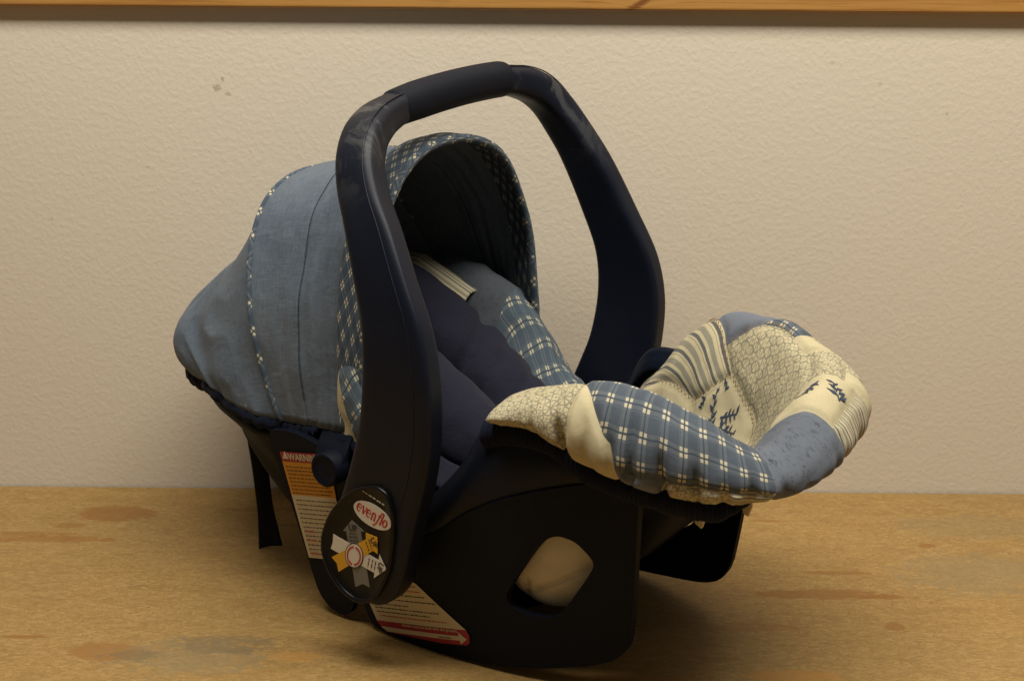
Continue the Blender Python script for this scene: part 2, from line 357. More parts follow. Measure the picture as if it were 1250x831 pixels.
# tub: s, rim z, rim w, mid w, mid z, floor z, floor w
TUB = [(-.335, .205, .09, .092, .195, .185, .05), (-.28, .215, .12, .128, .20, .15, .09), (-.2, .22, .148, .160, .20, .10, .11), (-.15, .222, .154, .170, .20, .07, .11), (-.10, .220, .158, .174, .195, .05, .11),
       (-.05, .212, .160, .176, .18, .04, .11), (.03, .190, .163, .177, .15, .04, .11), (.070, .188, .163, .178, .150, .045, .11), (.092, .212, .162, .178, .165, .05, .11), (.112, .250, .159, .178, .180, .05, .1),
       (.13, .268, .157, .177, .194, .055, .1), (.16, .274, .154, .166, .206, .07, .09), (.2, .272, .142, .146, .222, .09, .085), (.236, .264, .131, .134, .232, .13, .08), (.25, .262, .126, .1295, .237, .14, .08), (.29, .254, .113, .116, .243, .20, .075), (.33, .250, .102, .104, .244, .230, .065), (.372, .25, .08, .084, .243, .235, .04)]
def tub(u, v):
    s = lerp(TUB[0][0], TUB[-1][0], u); zr, wr, wm, zm, zf, wf = interp(TUB, s)
    wm = min(wm, skirt_t(s, zm)-.014); wr = min(wr, wm)-.008; zr -= .012
    S = [(0, wr, zr), (.06, wr+.004, zr-.003), (.16, lerp(wr, wm, .75), lerp(zr, zm, .5)), (.27, wm, zm), (.33, wm-.012, zm-.012), (.42, lerp(wm, wf, .8), lerp(zm, zf, .55)), (.5, wf, zf+.006), (.56, wf-.02, zf), (1, 0, zf)]
    a = 1-abs(2*v-1); w, z = interp(S, a); return (s, w*(-1 if v < .5 else 1), z)
V, F, UV = grid(90, 96, tub); shell = mesh('shell', V, F, M_skirt, seat); fix_normals(shell.data); solidify(shell, .005, 0)

# upper side moulding: from the arc edge of the side panel in and up to the rim under the pad
ARC = [(-.02, .150), (.03, .139), (.05, .140), (.072, .153), (.103, .179), (.143, .203), (.19, .222), (.236, .235), (.279, .2395)]
RIM = [(-.02, .168, .168), (.03, .168, .168), (.055, .180, .167), (.076, .200, .166), (.098, .228, .163), (.114, .258, .159), (.130, .274, .156), (.155, .279, .153), (.19, .277, .147), (.226, .267, .137), (.26, .257, .126), (.285, .251, .117)]
for sg in (-1, 1):
    def side(a, b):
        s = lerp(-.02, .277, a); za = interp(ARC, s)[0]; zb, tb = interp(RIM, s); ta = skirt_t(s, za)-.0060
        if b < .7:
            f = b/.7; t = lerp(ta, tb, f**1.3)+.007*math.sin(f*math.pi); z = lerp(za-.004, zb, f)
        else:
            f = (b-.7)/.3; t = tb-.012*math.sin(f*math.pi/2)-.004*f; z = zb+.003*math.sin(min(f*2, 1)*math.pi)-.03*max(0, f-.35)
        return (s, sg*t, z)
    V, F, UV = grid(90, 40, side); mo = mesh('side_moulding', V, F, M_shell, seat, label='curved navy upper moulding between side panel and pad' if sg < 0 else None); fix_normals(mo.data); solidify(mo, .004, 0)

# puffy cream lining seen through the side panel's hole
def lining(u, v):
    a = v*2*math.pi; x = math.cos(a); z = math.sin(a); r = math.sin(min(u, 1)*math.pi/2)**.8
    s = .186+.066*r*x; zz = .140+.062*r*z+.25*(s-.190)
    t = -(skirt_t(s, zz)-.018)+.02*(1-math.sqrt(max(0, 1-r*r*.98)))
    d1 = (zz-.112)-(s-.188)*.62
    t += .006*math.exp(-(d1/.0028)**2)*(1 if s > .160 else .25)
    t += .005*math.exp(-(((s-.152)-.25*(zz-.10))/.0018)**2)*(1 if zz < .108 else 0)
    t += .0035*noise.noise(Vector((s*38, zz*38, 2)))
    return (s, t, zz)
V, F, UV = grid(40, 72, lining, closed_v=True); mesh('padding', V, F, M_lining, seat, uvs=[(v[0], v[2]) for v in V], label='cream fabric padding showing through the side opening')

# ---- handle
HS = [(0, .014, -.206, .0740, .016, .020), (.3, .013, -.206, .0775, .042, .028), (.6, .012, -.206, .085, .066, .031), (1, .012, -.206, .10, .088, .032), (1.5, .014, -.2065, .122, .100, .032), (2, .020, -.207, .15, .102, .032), (2.5, .031, -.2075, .182, .098, .031),
      (3, .047, -.211, .226, .095, .029), (3.5, .058, -.214, .268, .089, .028), (4, .062, -.2155, .32, .083, .027), (4.5, .055, -.2125, .37, .075, .027), (5, .034, -.205, .42, .067, .028),
      (5.5, .010, -.193, .472, .060, .030), (6, -.010, -.182, .507, .054, .033), (6.4, -.025, -.168, .535, .049, .036), (6.8, -.035, -.149, .554, .046, .038), (7.2, -.041, -.127, .5645, .042, .037), (7.7, -.044, -.103, .5705, .037, .034), (8.3, -.046, -.07, .5745, .033, .031), (9, -.0465, 0, .577, .033, .031)]
def tilt(t, z):
    f = min(max((z-.38)/.18, 0), 1); f = f*f*(3-2*f); return z+.085*t*f-.006*f
def hstation(k):
    mir = k > 9; kk = 18-k if mir else k
    def P(q):
        s, t, z, w, h = interp(HS, q); return Vector((s, t, z))
    s, t, z, w, h = interp(HS, kk); a = P(max(kk-.06, 0)); b = P(min(kk+.06, 9)); tg = (b-a); tg.x = 0
    if kk < .6: tg = Vector((0, 0, 1))
    if kk > 8.9: tg = Vector((0, 1, 0))
    tg.normalize(); nrm = Vector((0, -tg.z, tg.y))     # points outward/up
    if mir: t = -t; nrm.y = -nrm.y
    return Vector((s, t, tilt(t, z))), nrm, w, h
def sweep(stations, nseg, expo, name, mat, parent):
    V = []; F = []
    for c, nrm, w, h in stations:
        for j in range(nseg):
            a = 2*math.pi*(j+.5)/nseg; ca, sa = math.cos(a), math.sin(a); e = 2/expo(c)
            V.append(c+Vector((1, 0, 0))*(w/2*math.copysign(abs(ca)**e, ca))+nrm*(h/2*math.copysign(abs(sa)**e, sa)))
    n = nseg
    for i in range(len(stations)-1):
        for j in range(n):
            F.append((i*n+j, i*n+(j+1) % n, (i+1)*n+(j+1) % n, (i+1)*n+j))
    F += [tuple(range(n)), tuple((len(stations)-1)*n+j for j in range(n))]
    o = mesh(name, V, F, mat, parent); fix_normals(o.data); return o
hexp = lambda c: lerp(6.5, 3.0, min(max((c.z-.36)/.20, 0), 1))
handle = sweep([hstation(i*18/220) for i in range(221)], 64, hexp, 'handle', M_handle, seat)
# parting-line bead left by the mould, along the outer side of the bar
def seam_pt(f, side):
    c, nrm, w, h = hstation(lerp(1.2, 16.8, f)); return c+Vector((1, 0, 0))*(w*.30*side)+nrm*(h/2*.985)
tubes_todo = [('mould_seam', 1)]
# rubber grip sleeve on the bar
gst = []
for i in range(61):
    t = lerp(-.094, .098, i/60); e = min(i, 60-i)/60*.192; rr = .0400*(1 if e > .005 else .78+.22*math.sqrt(max(0, 1-(1-e/.005)**2)))
    if i < 12: rr *= lerp(.93, 1, i/12)
    gst.append((Vector((-.0462, t, tilt(t, .5752)-.0007+.004*(1-(t/.1)**2)-.002)), Vector((0, 0, 1)), rr, rr*.99))
sweep(gst, 40, lambda c: 2.3, 'grip', M_rubber, handle)

# ---- carry-handle dial: egg-shaped plate on the hub, both sides (far one hidden: left out)
PLATE = smooth_loop([(0.023, 0.205), (0.037, 0.209), (0.051, 0.203), (0.057, 0.184), (0.056, 0.156), (0.050, 0.123), (0.037, 0.096), (0.024, 0.083), (0.007, 0.078), (-0.012, 0.085), (-0.029, 0.102), (-0.037, 0.121), (-0.036, 0.14), (-0.026, 0.164), (-0.009, 0.185), (0.008, 0.199)], 2)
PLATE = [(.0115+(x-.0115)*1.05, .143+(z-.143)*1.04) for x, z in PLATE]
pc = (sum(p[0] for p in PLATE)/len(PLATE), sum(p[1] for p in PLATE)/len(PLATE))
def shrink(lp, d):
    out = []
    for x, z in lp:
        dx, dz = x-pc[0], z-pc[1]; l = math.hypot(dx, dz); out.append((x-dx/l*d, z-dz/l*d))
    return out
V = []; F = []; rings = [(PLATE, -.215), (PLATE, -.2262), (shrink(PLATE, .0006), -.2277), (shrink(PLATE, .0020), -.2285), (shrink(PLATE, .0036), -.2280), (shrink(PLATE, .0046), -.2262), (shrink(PLATE, .0052), -.2255), (shrink(PLATE, .02), -.2255)]
n = len(PLATE)
for lp, t in rings: V += [(x, t, z) for x, z in lp]
for r in range(len(rings)-1):
    for j in range(n): F.append((r*n+j, r*n+(j+1) % n, (r+1)*n+(j+1) % n, (r+1)*n+j))
F.append(tuple((len(rings)-1)*n+j for j in range(n)))
dial = mesh('handle_dial', V, F, M_black, seat, label='black egg-shaped handle dial with arrows and logo oval'); fix_normals(dial.data)
DT = -.2257
def decal(name, polys, mat, parent, t=DT, tf=None, thick=.0004):
    """flat printed shape(s): each poly a loop of (s, z); extruded a hair"""
    V = []; F = []
    for lp in polys:
        b = len(V); m = len(lp)
        for d in (0, thick):
            for x, z in lp: V.append((x, (tf(x, z) if tf else t)+d, z))
        F.append(tuple(b+i for i in range(m))); F += [(b+i, b+(i+1) % m, b+m+(i+1) % m, b+m+i) for i in range(m)]
    o = mesh(name, V, F, mat, parent, smooth=False); return o
def ellipse(c, a, b, n=40): return [(c[0]+a[0]*math.cos(2*math.pi*i/n)+b[0]*math.sin(2*math.pi*i/n), c[1]+a[1]*math.cos(2*math.pi*i/n)+b[1]*math.sin(2*math.pi*i/n)) for i in range(n)]
def earc(o, e): pass
def stroke(pts, ws):
    """closed outline of a variable-width stroke"""
    Lf = []; Rg = []
    for i, (x, y) in enumerate(pts):
        a = pts[max(i-1, 0)]; b = pts[min(i+1, len(pts)-1)]; dx, dy = b[0]-a[0], b[1]-a[1]; l = math.hypot(dx, dy) or 1
        w = ws[i]/2 if isinstance(ws, (list, tuple)) else ws/2
        Lf.append((x-dy/l*w, y+dx/l*w)); Rg.append((x+dy/l*w, y-dx/l*w))
    return [[Lf[i], Lf[i+1], Rg[i+1], Rg[i]] for i in range(len(pts)-1)]
def arc(cx, cy, rx, ry, a0, a1, n=14): return [(cx+rx*math.cos(R(lerp(a0, a1, i/n))), cy+ry*math.sin(R(lerp(a0, a1, i/n)))) for i in range(n+1)]
def glyph(ch):
    if ch == 'e':
        p = arc(.42, .5, .36, .46, 5, 320, 20); w = [lerp(.10, .27, max(0, math.sin(R(max(0, min(180, (lerp(5, 320, i/20)-70)*180/200)))))) for i in range(21)]
        return stroke(p, w)+stroke([(.1, .54), (.80, .54)], .10), .92
    if ch == 'v': return stroke([(.08, 1), (.46, .0)], .26)+stroke([(.44, .02), (.80, 1)], .11)+stroke([(-.04, .96), (.30, .96)], .08)+stroke([(.62, .96), (.96, .96)], .08), .92
    if ch == 'n': return stroke([(.2, 0), (.2, 1)], .25)+stroke([(.25, .72), (.38, .9), (.55, .95), (.68, .85), (.72, .6)], [.1, .12, .14, .2, .25])+stroke([(.72, .62), (.72, 0)], .25)+stroke([(.02, .04), (.4, .04)], .08)+stroke([(.55, .04), (.92, .04)], .08), .98
    if ch == 'f': return stroke([(1.0, 1.42), (.82, 1.55), (.62, 1.45), (.5, 1.1), (.38, .5), (.26, 0), (.1, -.38), (-.1, -.5), (-.26, -.38)], [.22, .14, .14, .2, .24, .22, .16, .12, .2])+stroke([(.16, .95), (.78, .95)], .10), .66
    if ch == 'l': return stroke([(.38, 1.55), (.22, 0)], .25)+stroke([(.05, .04), (.44, .04)], .08), .55
    if ch == 'o':
        p = arc(.42, .5, .34, .45, 0, 360, 24); return stroke(p, [lerp(.09, .27, abs(math.cos(R(360*i/24)))) for i in range(25)]), .92
def place(polys, org, ex, ey): return [[(org[0]+ex[0]*x+ey[0]*y, org[1]+ex[1]*x+ey[1]*y) for x, y in lp] for lp in polys]
LC = (.0305, .1775); LA = (.0232, -.0068); LB = (.0068, .0112)
logo = decal('logo_oval', [ellipse(LC, LA, LB)], M_white, dial, t=DT-.0002)
polys = []; adv = 0
for ch in 'evenflo':
    g, w = glyph(ch); polys += [[(x+adv, y) for x, y in lp] for lp in g]; adv += w
hh = .0108; la = math.hypot(*LA); ux = (LA[0]/la, LA[1]/la); uy = (.38, .925)
ex = (ux[0]*.0405/adv, ux[1]*.0405/adv); ey = (uy[0]*.0090, uy[1]*.0090)
org = (LC[0]-ex[0]*adv/2-ey[0]*.5, LC[1]-ex[1]*adv/2-ey[1]*.5)
decal('logo_lettering', place(polys, org, ex, ey), M_red, dial, t=DT-.0005)
decal('arrow', [[(.003, .1655), (.0195, .1575), (.0150, .1565), (.0250, .098), (.0160, .0995), (.0060, .093), (-.0045, .1515), (-.0090, .1510)]], M_greyarrow, dial, t=DT-.0002, )
decal('arrow', [[(-.022, .144), (.038, .1315), (.039, .138), (.0475, .124), (.031, .110), (.032, .116), (-.026, .127), (-.023, .135)]], M_white, dial, t=DT-.0005)
decal('arrow', [[(-.025, .118), (.022, .150), (.022, .157), (.037, .156), (.037, .138), (.031, .140), (-.016, .104), (-.018, .113)]], M_yellow, dial, t=DT-.0008)
decal('disc_rim', [ellipse((.006, .128), (.0122, .0026), (0, .0138))], M_ink, dial, t=DT-.0011)
decal('disc', [ellipse((.006, .128), (.0110, .0024), (0, .0126))], M_white, dial, t=DT-.0014)
# lettering helper: built-in font turned into flat polygons
def text_polys(s, size=1, shear=0, bold=0):
    cu = bpy.data.curves.new('t', 'FONT'); cu.body = s; cu.size = size; cu.shear = shear; cu.offset = bold; cu.align_x = 'CENTER'; cu.align_y = 'CENTER'; cu.resolution_u = 3
    ob = bpy.data.objects.new('t', cu); scene.collection.objects.link(ob); bpy.context.view_layer.update()
    m = bpy.data.meshes.new_from_object(ob.evaluated_get(bpy.context.evaluated_depsgraph_get()))
    ps = [[(m.vertices[i].co.x, m.vertices[i].co.y) for i in p.vertices] for p in m.polygons]
    bpy.data.objects.remove(ob); bpy.data.curves.remove(cu); bpy.data.meshes.remove(m); return ps
def put_text(name, s, c, ang, size, mat, parent, t=DT-.0018, tf=None, bold=.012, asp=1.0):
    ca, sa = math.cos(ang), math.sin(ang)
    return decal(name, place(text_polys(s, 1, 0, bold), c, (ca*size*asp, sa*size*asp), (-sa*size, ca*size)), mat, parent, t, tf, .0002)
put_text('lettering', 'UP', (.0045, .1572), R(8), .0092, M_ink, dial, DT-.0006, bold=.03)
put_text('lettering', 'UP', (.0325, .1490), R(-55), .0092, M_ink, dial, DT-.0012)
put_text('lettering', 'UP', (.0395, .1245), R(-110), .0092, M_ink, dial, DT-.0009)
def dashes(name, rows, mat, parent, t=DT, tf=None, h=.0011, seed=1, gap=.0012, wmin=.002, wmax=.006):
    """rows of tiny unreadable print: (x0,z0,x1,z1)"""
    rnd = random.Random(seed); polys = []
    for x0, z0, x1, z1 in rows:
        l = math.hypot(x1-x0, z1-z0); dx, dz = (x1-x0)/l, (z1-z0)/l; px = 0
        while px < l:
            w = min(rnd.uniform(wmin, wmax), l-px)
            q = 0
            while q < w-.0004:                       # letters as small strokes of unequal height
                cw = min(rnd.uniform(.0006, .0011), w-q); hh = h*rnd.uniform(.6, 1.05); a = px+q
                polys.append([(x0+dx*a, z0+dz*a), (x0+dx*(a+cw*.8), z0+dz*(a+cw*.8)), (x0+dx*(a+cw*.8)-dz*hh, z0+dz*(a+cw*.8)+dx*hh), (x0+dx*a-dz*hh, z0+dz*a+dx*hh)]); q += cw
            px += w+gap
    o = decal(name, polys, mat, parent, t, tf, .0002); o['kind'] = 'stuff'; return o
dashes('fine_print', [(.018, .200, .046, .1915)], M_white, dial, DT-.0001, h=.0016, seed=3)
dashes('fine_print', [(.000, .1500, .010, .1518), (-.001, .1462, .011, .1483), (-.001, .1425, .012, .1448)], M_ink, dial, DT-.0006, h=.0012, seed=4)
dashes('fine_print', [(.0255, .1505, .0295, .1412), (.0215, .1475, .0255, .1382)], M_ink, dial, DT-.0012, h=.0013, seed=5)
dashes('fine_print', [(.0340, .1295, .0312, .1185), (.0300, .1300, .0272, .1195), (.0255, .1305, .0230, .1210)], M_ink, dial, DT-.0009, h=.0012, seed=6)
ring = []
for i in range(44):
    if i in (9, 10, 31, 32): continue
    a = 2*math.pi*i/44; b = a+.10
    ring.append([(.006+r*math.cos(q), .128+r*math.cos(q)*.22+r*1.13*math.sin(q)) for r, q in ((.0076, a), (.0076, b), (.0096, b), (.0096, a))])
decal('ring_lettering', ring, M_inkred, dial, t=DT-.0017)

# ---- canopy pivot: round knob and its tongue
def disc(name, c, r, t0, t1, mat, parent, n=40, dome=.002):
    V = []; F = []; pr = [(r, t0), (r, t1+dome), (r*.93, t1+dome*.3), (r*.80, t1), (r*.74, t1+.0012), (r*.4, t1+.0008)]
    for rr, t in pr: V += [(c[0]+rr*math.cos(2*math.pi*j/n), t, c[1]+rr*math.sin(2*math.pi*j/n)) for j in range(n)]
    for i in range(len(pr)-1):
        for j in range(n): F.append((i*n+j, i*n+(j+1) % n, (i+1)*n+(j+1) % n, (i+1)*n+j))
    F.append(tuple((len(pr)-1)*n+j for j in range(n)))
    o = mesh(name, V, F, mat, parent); fix_normals(o.data); return o
for sg in (-1, 1):
    br = bmesh.new()
    lp = smooth_loop([(-.078, .19), (-.072, .182), (-.062, .178), (-.052, .180), (-.043, .188), (-.040, .2), (-.043, .222), (-.046, .240), (-.086, .240), (-.084, .222)])
    b2 = loop_plate(lp, cut=.02)
    for v in b2.verts: v.co.y = sg*(.190-.9*max(v.co.z-.205, 0))
    ex_ = bmesh.ops.extrude_face_region(b2, geom=b2.faces[:])
    for v in [g for g in ex_['geom'] if isinstance(g, bmesh.types.BMVert)]: v.co.y -= sg*.008
    bmesh.ops.recalc_face_normals(b2, faces=b2.faces); mm = bpy.data.meshes.new('canopy_bracket'); b2.to_mesh(mm); b2.free(); br.free()
    bk = mobj('canopy_bracket', mm, M_skirt, seat); bevel(bk, .002)
    if sg < 0: disc('knob', (-.0575, .1965), .0185, -.180, -.200, M_skirt, bk)

# ---- stickers on the near side panel
ST = lambda off: (lambda s, z: -skirt_t(s, z)-off)
def st_poly(name, lp, mat, parent, off):
    bm = loop_plate(lp, cut=.012)
    for v in bm.verts: v.co.y = ST(off)(v.co.x, v.co.z)
    bmesh.ops.recalc_face_normals(bm, faces=bm.faces); m = bpy.data.meshes.new(name); bm.to_mesh(m); bm.free()
    return solidify(mobj(name, m, mat, parent, smooth=False), .0003, 0)
def strip_quad(a, b, f0, f1):   # a: left edge pts (top,bottom), b: right edge
    L0 = (lerp(a[0][0], a[1][0], f0), lerp(a[0][1], a[1][1], f0)); L1 = (lerp(a[0][0], a[1][0], f1), lerp(a[0][1], a[1][1], f1))
    R0 = (lerp(b[0][0], b[1][0], f0), lerp(b[0][1], b[1][1], f0)); R1 = (lerp(b[0][0], b[1][0], f1), lerp(b[0][1], b[1][1], f1))
    return [L0, R0, R1, L1]
WL = ((-.141, .1925), (-.1205, .067)); WR = ((-.066, .2065), (-.062, .080))
wl = st_poly('warning_label', strip_quad(WL, WR, .40, 1), M_paper, skirt_near, .0012); wl['label'] = 'tall warning sticker with red, orange and cream bands'
st_poly('warning_label_band', strip_quad(WL, WR, .09, .40), M_orange, skirt_near, .0012)
st_poly('warning_label_heading', strip_quad(WL, WR, 0, .09), M_crimson, skirt_near, .0012)
hd = strip_quad(WL, WR, .01, .08); ang = math.atan2(hd[1][1]-hd[0][1], hd[1][0]-hd[0][0])
put_text('lettering', 'WARNING', (-.1035, .1937), ang, .0108, M_paper, skirt_near, tf=ST(.0020), bold=.02, asp=.95)
decal('warning_triangle', [[(-.1375, .1850), (-.1285, .1868), (-.1335, .1945)]], M_paper, skirt_near, tf=ST(.0018))
def rows(f0, f1, n, x0=.05, x1=.98, seed=0):
    rn = random.Random(seed); out = []
    for i in range(n):
        q = strip_quad(WL, WR, lerp(f0, f1, i/(n-1)), 1); e = rn.uniform(x1-.12, x1)
        out.append((lerp(q[0][0], q[1][0], x0), lerp(q[0][1], q[1][1], x0), lerp(q[0][0], q[1][0], e), lerp(q[0][1], q[1][1], e)))
    return out
dashes('fine_print', rows(.14, .385, 8), M_inkbrown, skirt_near, tf=ST(.0018), h=.0014, seed=11)
dashes('fine_print', rows(.45, .96, 13, .08, seed=2), M_ink, skirt_near, tf=ST(.0018), h=.0012, seed=12)
dashes('fine_print', [(lerp(a, c, .0), b, lerp(a, c, .28), lerp(b, d, .28)) for a, b, c, d in [rows(.45, .96, 13, .1)[i] for i in (7, 9, 12)]], M_inkred, skirt_near, tf=ST(.0022), h=.0021, seed=13)
LS = [(-.038, .040), (-.030, .058), (.0, .074), (.028, .0815), (.034, .0805), (.093, .0415), (.0965, .036), (.0965, .028), (.093, .0235), (.060, .0165), (-.012, .0065), (-.020, .0075), (-.028, .015)]
lab = st_poly('instruction_label', LS, M_paper, skirt_near, .0012); lab['label'] = 'cream instruction sticker with a crimson arrow band'
st_poly('instruction_label_band', [(-.0285, .0160), (.0935, .0418), (.0968, .036), (.0968, .028), (.093, .0232), (.060, .0162), (-.012, .0062), (-.020, .0072)], M_crimson, skirt_near, .0016)
st_poly('band_arrow', [(-.0225, .0105), (.0840, .0320), (.0838, .0365), (.0935, .0305), (.0855, .0225), (.0852, .0270), (-.014, .0068)], M_paper, skirt_near, .0021)
a_ = math.atan2(.0418-.016, .0935+.0285)
put_text('lettering', 'Arrow must be level with the ground.', (.046, .0302), a_, .0050, M_paper, skirt_near, tf=ST(.0024), bold=.01)
put_text('lettering', 'Rear of vehicle', (.066, .0252), a_, .0028, M_ink, skirt_near, tf=ST(.0026), bold=.0)
def lrow(z, x0, x1): return (x0, z+.2115*x0, x1, z+.2115*x1)
dashes('fine_print', [lrow(.0565, -.02, .045), lrow(.0500, -.005, .058), lrow(.0435, -.030, .020), lrow(.0385, -.028, .062), lrow(.0335, -.026, .050)], M_ink, skirt_near, tf=ST(.0018), h=.0013, seed=21)
dashes('fine_print', [lrow(.0685, .010, .034), lrow(.0625, -.005, .040), lrow(.0285, -.022, .070)], M_inkred, skirt_near, tf=ST(.0018), h=.0014, seed=22)

# ---- canopy: base s, half width, base z, top s, top z, squareness
CAN = [(0, -.036, .160, .232, -.038, .517, 2.5), (.13, -.055, .166, .230, -.064, .520, 2.5), (.26, -.076, .169, .229, -.096, .515, 2.5), (.40, -.105, .171, .228, -.140, .502, 2.5), (.54, -.138, .170, .226, -.228, .472, 2.5), (.57, -.146, .169, .225, -.240, .462, 2.5),
       (.68, -.185, .166, .228, -.285, .395, 2.4), (.79, -.235, .158, .236, -.345, .342, 2.4), (.9, -.275, .150, .243, -.392, .300, 2.4), (.96, -.290, .144, .238, -.405, .268, 2.4), (1.0, -.288, .134, .230, -.392, .238, 2.4)]
def canopy(u, v, off=0):
    sb, w, zb, s2, zt, ex = interp(CAN, u)
    a = math.pi*v; c = math.cos(a); s = math.sin(a); e = 2/ex
    t = -w*math.copysign(abs(c)**e, c); h = abs(s)**e
    x = lerp(sb, s2, h**lerp(1.25, .8, min(max((u-.25)/.28, 0), 1)-min(max((u-.62)/.2, 0), 1)*.6)); z = lerp(zb, zt, h)
    # soft folds: sagging cloth between the hoops
    f = math.sin(math.pi*min(max((u-.57)/.43, 0), 1))
    n1 = noise.noise(Vector((x*9, t*9, z*9+3))); n2 = noise.noise(Vector((x*22+7, t*22, z*12)))
    rg = noise.noise(Vector((u*9+v*7, v*6-u*4, 11)))
    fr = math.sin(math.pi*min(max((u-.12)/.44, 0), 1))
    d = f*(.016*n1+.008*n2+.0035*(1-abs(rg)*3))+fr*(.0032*noise.noise(Vector((u*30, v*7, 4)))+.004*noise.noise(Vector((u*9+v*6, v*9, 21))))+.0035*noise.noise(Vector((x*16, t*16, z*16)))
    sag = -.006*math.sin(math.pi*min(max((u-.13)/.42, 0), 1))*h
    ln = math.hypot(t, z-.25) or 1
    return (x, t+t/ln*(d+off), z+sag+(z-.25)/ln*(d+off))
def canopy_strip(name, u0, u1, mat, nu, parent, off=0, thick=.0022, label=None):
    V, F, UV = grid(nu, 220, lambda a, b: canopy(lerp(u0, u1, a), b, off))
    o = mesh(name, V, F, mat, parent, uvs=[(lerp(u0, u1, a)*.46, b*.78) for a, b in UV], label=label); solidify(o, thick, 0); return o
can = bpy.data.objects.new('canopy', None); scene.collection.objects.link(can); can.parent = seat
canopy_strip('rim_trim', .0, .185, M_plaid_s, 10, can, .001, .003, 'navy plaid band round the front rim of the canopy')
canopy_strip('panel', .185, .40, M_denim, 24, can)
canopy_strip('panel', .40, .553, M_denim, 16, can, .0007)
canopy_strip('panel', .553, 1.0, M_denim, 70, can, label='baggy rear denim panel of the canopy')
# rolled rim, piping and stitched seam
def tube(name, path_fn, n, r, mat, parent, m=10, uvs=True, rfn=None):
    P = [Vector(path_fn(i/n)) for i in range(n+1)]; V = []; F = []; UV = []
    acc = 0
    for i in range(n+1):
        tg = (P[min(i+1, n)]-P[max(i-1, 0)]).normalized(); a = tg.cross(Vector((.13, .21, .97))).normalized(); b = tg.cross(a)
        if i: acc += (P[i]-P[i-1]).length
        rr = rfn(i/n) if rfn else r
        for j in range(m): q = 2*math.pi*j/m; V.append(P[i]+a*rr*math.cos(q)+b*rr*math.sin(q)); UV.append((acc, j/m*2*math.pi*r))
    for i in range(n):
        for j in range(m): F.append((i*m+j, i*m+(j+1) % m, (i+1)*m+(j+1) % m, (i+1)*m+j))
    F += [tuple(range(m)), tuple(n*m+j for j in range(m))]
    o = mesh(name, V, F, mat, parent, uvs=UV if uvs else None); fix_normals(o.data); return o
for nm, sd_ in tubes_todo: tube(nm, lambda f: seam_pt(f, sd_), 200, .0008, M_handle, handle, 6, uvs=False)
tube('piping', lambda f: canopy(.555, f, .0022), 170, .0032, M_plaid_s, can)
tube('rim_piping', lambda f: canopy(.004, f, .0), 170, .0050, M_plaid_s, can)
# stitches: short dark dashes along the middle seam
sV = []; sF = []
for i in range(96):
    p0 = Vector(canopy(.398, .02+.96*i/96, .0021)); p1 = Vector(canopy(.398, .02+.96*(i+.72)/96, .0021)); q = Vector(canopy(.402, .02+.96*i/96, .0021))
    w = (q-p0).normalized()*.0005; b = len(sV); sV += [p0-w, p0+w, p1+w, p1-w]; sF.append((b, b+1, b+2, b+3))
so = mesh('stitching', sV, sF, M_navyprint, can, smooth=False); so['kind'] = 'stuff'; solidify(so, .0006, 0)
# canopy hem: dark elastic roll along the lower edge (near front -> head -> far front)
def hem(f):
    if f < .3: u = lerp(.36, 1, f/.3); p = canopy(u, 0)
    elif f > .7: u = lerp(1, .36, (f-.7)/.3); p = canopy(u, 1)
    else: p = canopy(1, (f-.3)/.4)
    return (p[0]*.985, p[1]*.97, p[2]-.007+.0018*math.sin(f*300))
tube('canopy_hem', hem, 220, .0085, M_elastic, can, 10)

# ---- seat cover: wings and inside
CV = [(-.31, .08, .265, .21, .25), (-.26, .11, .305, .215, .24), (-.2, .130, .335, .225, .23), (-.15, .138, .352, .226, .21), (-.1, .140, .350, .226, .19), (-.075, .145, .337, .226, .175), (-.055, .160, .322, .226, .165), (-.01, .160, .268, .212, .145), (.02, .156, .232, .195, .135), (.06, .150, .210, .185, .13), (.12, .138, .205, .17, .135), (.2, .125, .21, .18, .17), (.26, .105, .22, .195, .20)]
def cover(s, v):
    w, zt, zh, zf = interp(CV, s); a = 1-abs(2*v-1); sg = -1 if v < .5 else 1
    S = [(0, w+.008, zh), (.16, w+.012, lerp(zh, zt, .5)), (.30, w-.003, zt-.006), (.38, w-.018, zt), (.48, w-.037, zt-.018), (.64, w-.062, lerp(zt, zf, .5)), (.82, w-.095, zf+.018), (1, 0, zf)]
    ww, z = interp(S, a)
    d = .004*noise.noise(Vector((s*24, ww*24*sg, z*24)))+.002*noise.noise(Vector((s*60, ww*60*sg, z*60)))
    if a < .2: d += .0022*math.sin(s*330+3*math.sin(s*70))*(1-a/.2)
    return (s, sg*(ww+d), z+d*.7)
